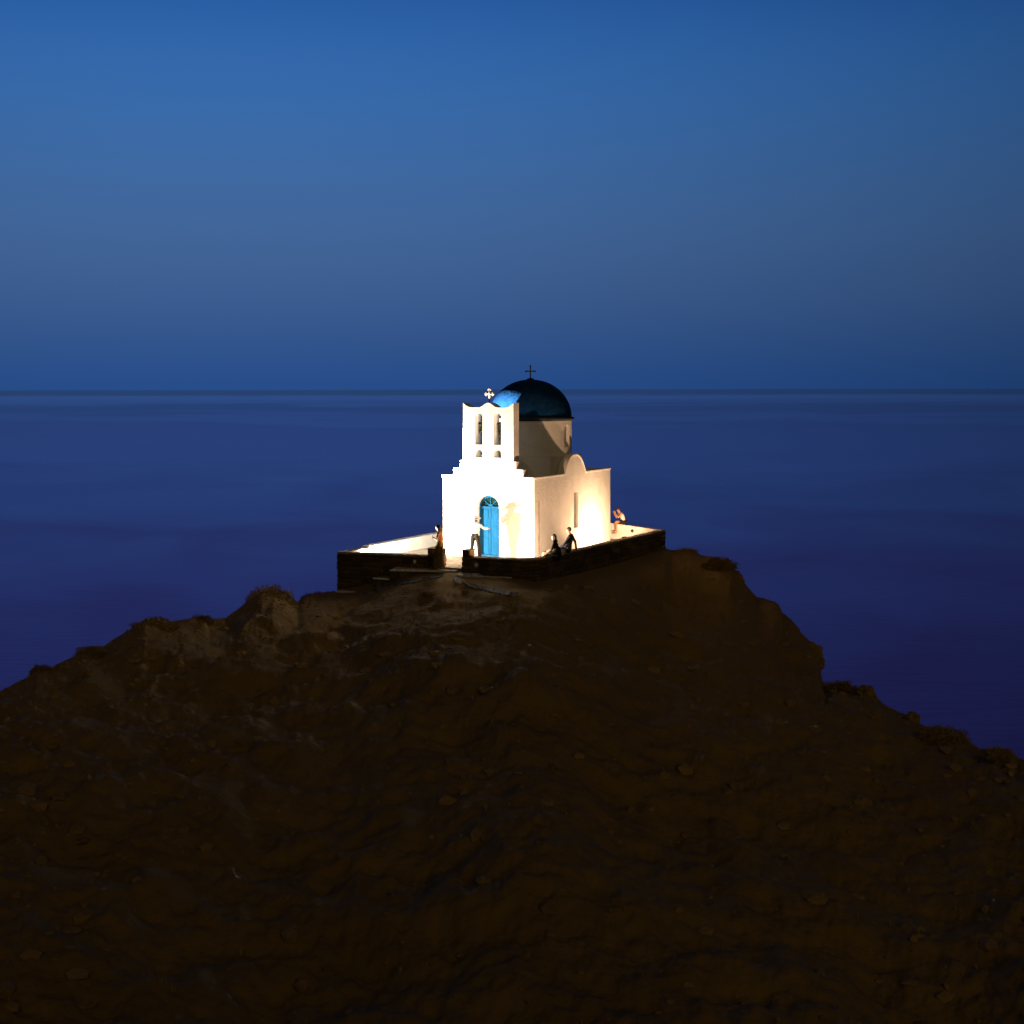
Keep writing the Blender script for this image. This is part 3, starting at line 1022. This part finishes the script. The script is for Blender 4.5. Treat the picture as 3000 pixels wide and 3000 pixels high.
# woman in the gateway, turned left, looking down
p = at(1288, 1667, 58.45)
J1 = dict(pel=(0, 0, .93), che=(0, .01, 1.25), sL=(-.17, .02, 1.40), sR=(.17, -.02, 1.40), hed=(0, .07, 1.585), face=(0, 1, -.45),
          eL=(-.20, .02, 1.12), wL=(-.10, .19, 1.20), eR=(.21, -.06, 1.10), wR=(.10, .13, 1.16),
          hipL=(-.09, 0, .88), hipR=(.09, 0, .88), kL=(-.09, .05, .48), kR=(.10, -.05, .48), aL=(-.08, .04, .08), aR=(.11, -.14, .08),
          tL=(-.09, .20, .03), tR=(.12, .02, .03))
person('woman with long dark hair and long ochre skirt standing in the gateway with a phone', (p.x, p.y, p.z), R(78), J1,
       [('top', 'cloth_rust', ['torso']),
        ('long_skirt', 'cloth_gold', ['hips', ((0, 0, .88), (0, .08, .16), .15, .17), ((-.05, .06, .80), (-.08, .17, .10), .14, .11), ((.05, .03, .8), (.07, .0, .35), .13, .10)])],
       ('hair', 'long'), 1.0, True, phone)

# person at the door, back to us, right hand on the door handle, wearing a pale wide-brimmed hat
dl = wpoint(-.11, -.95, .03)
J2 = dict(pel=(0, 0, .90), che=(0, .02, 1.20), sL=(-.20, .02, 1.36), sR=(.20, .02, 1.36), hed=(-.01, .05, 1.54), face=(-.25, 1, -.1),
          eL=(-.27, .10, 1.12), wL=(-.10, .24, 1.31), eR=(.30, .22, 1.22), wR=(.36, .46, 1.20), hR=(0.3, 1, 0),
          hipL=(-.09, -.02, .86), hipR=(.09, .02, .86), kL=(-.13, -.05, .46), kR=(.13, .09, .46), aL=(-.15, -.10, .08), aR=(.15, .09, .08),
          tL=(-.20, .04, .03), tR=(.20, .23, .03))


def hat(t, h, rt, fd, up2, V):
    m_ = MB()
    m_.lathe([(.225, -.014), (.235, -.006), (.225, .004), (.12, .012), (.105, .05), (.10, .10), (.075, .125), (.02, .13)], 28)
    tilt = Matrix.Rotation(R(-7), 3, 'Y') @ Matrix.Rotation(R(6), 3, 'X')
    m_.v = [tuple(tilt @ Vector(q) + h + up2 * .085) for q in m_.v]
    obj('hat', m_, 'straw', t, smooth=True)


person('person in white shirt, pale wide-brimmed hat and dark trousers reaching towards the blue door', (dl.x, dl.y, dl.z), TH + R(4), J2,
       [('shirt', 'cloth_white', ['torso', 'slL', 'lsR']),
        ('trousers', 'cloth_olive', ['hips', 'thL', 'thR', 'caL', 'caR']), ('shoes', 'cloth_black', ['foL', 'foR'])],
       ('hair', 'short'), .985, False, hat)

# two people sitting on the right parapet, facing the side wall
SIT = dict(pel=(0, 0, .10), che=(0, .03, .42), sL=(-.18, .04, .57), sR=(.18, .04, .57), hed=(0, .09, .755), face=(0.35, 1, 0),
           eL=(-.22, .12, .30), wL=(-.12, .34, .17), eR=(.22, .10, .30), wR=(.10, .33, .17),
           hipL=(-.10, .06, .09), hipR=(.10, .06, .09), kL=(-.10, .47, .10), kR=(.11, .46, .10), aL=(-.10, .50, -.32), aR=(.11, .47, -.32),
           tL=(-.11, .66, -.38), tR=(.12, .63, -.38))
p = at(1628, 1629, 58.85)
person('person with long hair in a black coat sitting on the wall, left of the two', (p.x, p.y, ZP + .005), R(72), SIT,
       [('coat', 'cloth_black', ['torso', 'lsL', 'lsR', 'hips', ((0, -.03, .25), (0, -.05, .02), .17, .20), ((.1, 0, .1), (.16, .05, -.0), .13, .12)]),
        ('trousers', 'cloth_black', ['thL', 'thR', 'caL', 'caR']), ('shoes', 'cloth_black', ['foL', 'foR'])], ('hair', 'long'), .97, True)
S2 = dict(SIT)
S2.update(pel=(0, 0, .11), che=(0, -.05, .46), sL=(-.20, -.09, .62), sR=(.20, -.09, .62), hed=(0, -.02, .83), face=(.25, 1, 0),
          eR=(.27, -.22, .37), wR=(.26, -.26, .09), hR=(0.0, -1, -.1), pR=(0, 0, -1))
p = at(1664, 1619, 60.1)
person('short-haired person in a slate jacket sitting on the wall, leaning back on one arm', (p.x, p.y, ZP + .005), R(78), S2,
       [('jacket', 'cloth_navy', ['torso', 'lsL', 'lsR']), ('trousers', 'cloth_olive', ['hips', 'thL', 'thR', 'caL', 'caR']), ('shoes', 'cloth_black', ['foL', 'foR'])],
       ('hair', 'short'), 1.06)
# person on the rear wall
S3 = dict(SIT)
S3.update(che=(0, .12, .40), sL=(-.18, .20, .53), sR=(.18, .20, .53), hed=(0, .29, .69), face=(0.1, 1, -.35),
          eL=(-.17, .36, .33), wL=(-.08, .50, .53), eR=(.18, .34, .30), wR=(.08, .50, .50), hL=(.1, .3, 1), hR=(-.1, .3, 1), pL=(1, 0, 0), pR=(-1, 0, 0),
          kL=(-.10, .46, .12), kR=(.11, .45, .05), aL=(-.10, .46, -.32), aR=(.11, .40, -.42), tL=(-.1, .62, -.38), tR=(.11, .56, -.48))
q = wpoint(2.40, 9.27, 0)
person('person in white vest and black shorts sitting on the rear wall beside the chapel corner', (q.x, q.y, .71), R(106), S3,
       [('vest', 'cloth_white', ['vest']), ('shorts', 'cloth_black', ['hips', 'shL', 'shR'])], ('hairb', 'short'), .92, False, phone)

# scupper geometry in the rear wall (front face of that wall lies at y = 9.2)
a = MB().lathe([(.075, 0), (.075, .03), (.045, .031), (.045, .01), (.001, .01)], 16)
a.v = [(vx, -.40 - vz, vy) for vx, vy, vz in a.v]
obj('pipe_mouth', a, 'hole', scup2)


# ------------------------------------------------------------------ plants and rocks
def leafy(n, rx, rz, leaf, seed, up=.3):
    random.seed(seed)
    vs_, fs_ = [], []
    for i in range(n):
        while True:
            d = Vector((random.uniform(-1, 1), random.uniform(-1, 1), random.uniform(-.1, 1)))
            if .02 < d.length < 1:
                break
        r = d.length ** .6
        d = d.normalized()
        lump = .88 + .35 * noise.noise(d * 2.3 + Vector((seed, 0, 0))) + .22 * noise.noise(d * 6 + Vector((0, seed, 0)))
        p = Vector((d.x * rx, d.y * rx, d.z * rz)) * r * lump
        a = Vector((random.gauss(0, 1), random.gauss(0, 1), random.gauss(up, 1))).normalized() * leaf * random.uniform(.6, 1.5)
        b_ = a.orthogonal().normalized() * leaf * .28
        k = len(vs_)
        vs_ += [p - b_, p + a * .6 - b_ * .2, p + a, p + b_]
        fs_.append((k, k + 1, k + 2, k + 3))
    return MB().add(vs_, fs_)


shr = []
for k in range(4):
    f_ = leafy(7000, 1.0, 1.0, .085, 20 + k).mesh('foliage'); f_.materials.append(M['leaf'])
    st = MB()
    random.seed(k)
    for i in range(14):
        a_ = random.uniform(0, 6.28); e_ = random.uniform(.3, 1.2)
        st.cap((0, 0, -.25), (.8 * math.cos(a_) * math.cos(e_), .8 * math.sin(a_) * math.cos(e_), .8 * math.sin(e_)), .03, .008, 6)
    s_ = st.mesh('stem'); s_.materials.append(M['hairb'])
    shr.append((f_, s_))


def shrub(label, px, py_base, Y, rx, rz, kind, group=None):
    p = at(px, py_base, Y)
    t = thing('shrub', label, 'shrub', (p.x, p.y, p.z), random.uniform(0, 6), group)
    t.scale = (rx * 1.15, rx * 1.15, rz * 1.3)
    for nm, me in zip(('foliage', 'stem'), shr[kind]):
        o = bpy.data.objects.new(nm, me); COL.objects.link(o); o.parent = t
    return t


random.seed(21)
shrub('large rounded dark bush on the left ridge line', 792, 1772, 57.6, .95, .58, 0)
shrub('lower dark bush beside the big one, just left of the wall', 925, 1762, 59.7, .65, .30, 1)
shrub('small dark bush on the left ridge, between two humps', 590, 1826, 54.5, .42, .28, 2)
shrub('flat-topped dark bush on the left ridge', 450, 1842, 52.5, .75, .34, 3)
shrub('low dark bush far out on the left slope', 265, 1915, 49, .5, .22, 1)
shrub('lowest dark bush on the left slope near the picture edge', 118, 1976, 46.5, .35, .28, 2)
shrub('dark bush crowning the right hand ridge beside the wall corner', 2008, 1632, 68.5, .55, .32, 0)
shrub('ragged dark bush on the brow of the right hand cliff', 2108, 1664, 66.3, .75, .38, 3)
shrub('dark bush at the foot of the right hand cliff', 2462, 2030, 57.5, .75, .34, 1)
shrub('low dark bush on the far right slope', 2760, 2170, 50.5, .8, .34, 0)
shrub('dark bush on the right slope at the picture edge', 2925, 2226, 47.6, .5, .30, 2)


def rock_mesh(seed, flat=1.0):
    bm = bmesh.new()
    bmesh.ops.create_icosphere(bm, subdivisions=4, radius=1)
    for v in bm.verts:
        p = v.co.copy()
        d = .35 * noise.noise(p * 1.1 + Vector((seed * 3.1, 0, 0))) + .22 * noise.fractal(p * 2.7 + Vector((0, seed, 0)), 1, 2, 4)
        st = math.floor((p.z + .1 * noise.noise(p * 2)) * 4) / 4 - p.z
        v.co = p * (1 + d) + Vector((p.x, p.y, 0)) * st * .5
    me = bpy.data.meshes.new('rock')
    bm.to_mesh(me); bm.free()
    me.materials.append(M['rock'])
    return me


rks = [rock_mesh(i) for i in range(5)]


def boulder(label, px, py, Y, r, k):
    p = at(px, py, Y)
    o = bpy.data.objects.new('boulder', rks[k]); COL.objects.link(o)
    o.location = p; o.scale = r; o.rotation_euler = (random.uniform(-.3, .3), random.uniform(-.3, .3), random.uniform(0, 6))
    return tag(o, label, 'rock')


random.seed(31)
boulder('flat dark ledge rock high on the right hand cliff edge', 2232, 1788, 64.5, (.60, .7, .38), 0)
boulder('jagged dark rock halfway down the right hand cliff edge', 2300, 1842, 62.5, (.42, .6, .36), 1)
boulder('blocky dark rock jutting from the lower right hand cliff', 2362, 1932, 60.5, (.60, .7, .62), 2)
boulder('upright dark rock standing on the slope right of the cliff', 2535, 2042, 56.2, (.30, .35, .44), 3)
boulder('small pointed dark rock on the right hand slope', 2672, 2110, 53.3, (.26, .3, .26), 4)
boulder('dark rock on the upper shoulder of the right hand cliff', 2150, 1700, 66.0, (.40, .6, .40), 3)


def weed(label, px, py, Y, hgt, spread, n, m, group=None):
    p = at(px, py, Y)
    t = thing('weed', label, 'plant', (p.x, p.y, p.z))
    vs_, fs_ = [], []
    for i in range(n):
        a_ = random.uniform(0, 6.28)
        b0 = Vector((random.gauss(0, spread * .35), random.gauss(0, .06), 0))
        tip = b0 + Vector((math.cos(a_) * spread * random.uniform(.3, 1), math.sin(a_) * .12, hgt * random.uniform(.5, 1.1)))
        mid2 = b0.lerp(tip, .55) + Vector((0, 0, hgt * .12))
        w_ = Vector((.006, .003, 0))
        k = len(vs_)
        vs_ += [b0 - w_, b0 + w_, mid2 + w_, mid2 - w_, tip]
        fs_ += [(k, k + 1, k + 2, k + 3), (k + 3, k + 2, k + 4)]
    obj('blades', MB().add(vs_, fs_), m, t)
    return t


random.seed(44)
weed('tuft of dry grass beside the person in the black coat', 1601, 1637, 58.15, .30, .16, 22, 'weed')
weed('thin dry grass tuft between the two people on the wall', 1643, 1627, 59.35, .34, .12, 18, 'coping')
weed('yellow green weeds growing on the outside of the right wall', 1845, 1606, 65.0, .32, .35, 34, 'weed')
weed('pale weeds low on the outside of the right wall', 1806, 1620, 63.6, .25, .25, 24, 'weed')

# uncountable dry scrub over the hillside
random.seed(77)
vs_, fs_ = [], []
for i in range(2800):
    px = random.uniform(-80, 3080)
    Yc = float(np.interp(px, dx_, dy_))
    Y = 22 + (Yc - .15 - 22) * random.random() ** (.018 if i % 4 else .6)
    base = Vector(((px - 1500) / F * Y, Y, ground(px, Y) - .02))
    s_ = random.uniform(.04, .13) * (1 if Y < Yc - 4 else .8)
    if 960 < px < 1960 and Y > Yc - 2.5:
        s_ *= .4
    for b_ in range(9):
        a_ = random.uniform(0, 6.28)
        o = Vector((math.cos(a_), math.sin(a_), 0)) * s_ * random.uniform(0, .8)
        tip = base + o * 1.6 + Vector((0, 0, s_ * random.uniform(.6, 1.4)))
        w_ = Vector((-math.sin(a_), math.cos(a_), 0)) * s_ * .16
        k = len(vs_)
        vs_ += [base + o * .4 - w_, base + o * .4 + w_, tip]
        fs_.append((k, k + 1, k + 2))
o = obj('dry_scrub', MB().add(vs_, fs_), 'scrub')
o['kind'] = 'stuff'
o['label'] = 'low dry scrub and grass over the dark hillside'

# uncountable loose stones
random.seed(78)
ico = bmesh.new(); bmesh.ops.create_icosphere(ico, subdivisions=1, radius=1)
iv = [v.co.copy() for v in ico.verts]; fi = [tuple(v.index for v in f.verts) for f in ico.faces]; ico.free()
mb = MB()
for i in range(900):
    px = random.uniform(-80, 3080)
    Yc = float(np.interp(px, dx_, dy_))
    Y = 24 + (Yc - 1.2 - 24) * random.random() ** .7
    r_ = .05 + .22 * random.random() ** 4
    base = Vector(((px - 1500) / F * Y, Y, ground(px, Y) + r_ * .05))
    sx, sy, sz = random.uniform(.7, 1.4), random.uniform(.7, 1.4), random.uniform(.4, .8)
    mb.add([base + Vector((v.x * sx, v.y * sy, v.z * sz)) * r_ * random.uniform(.8, 1.2) for v in iv], fi)
o = obj('loose_stones', mb, 'rock')
o['kind'] = 'stuff'
o['label'] = 'loose stones scattered over the dark hillside'
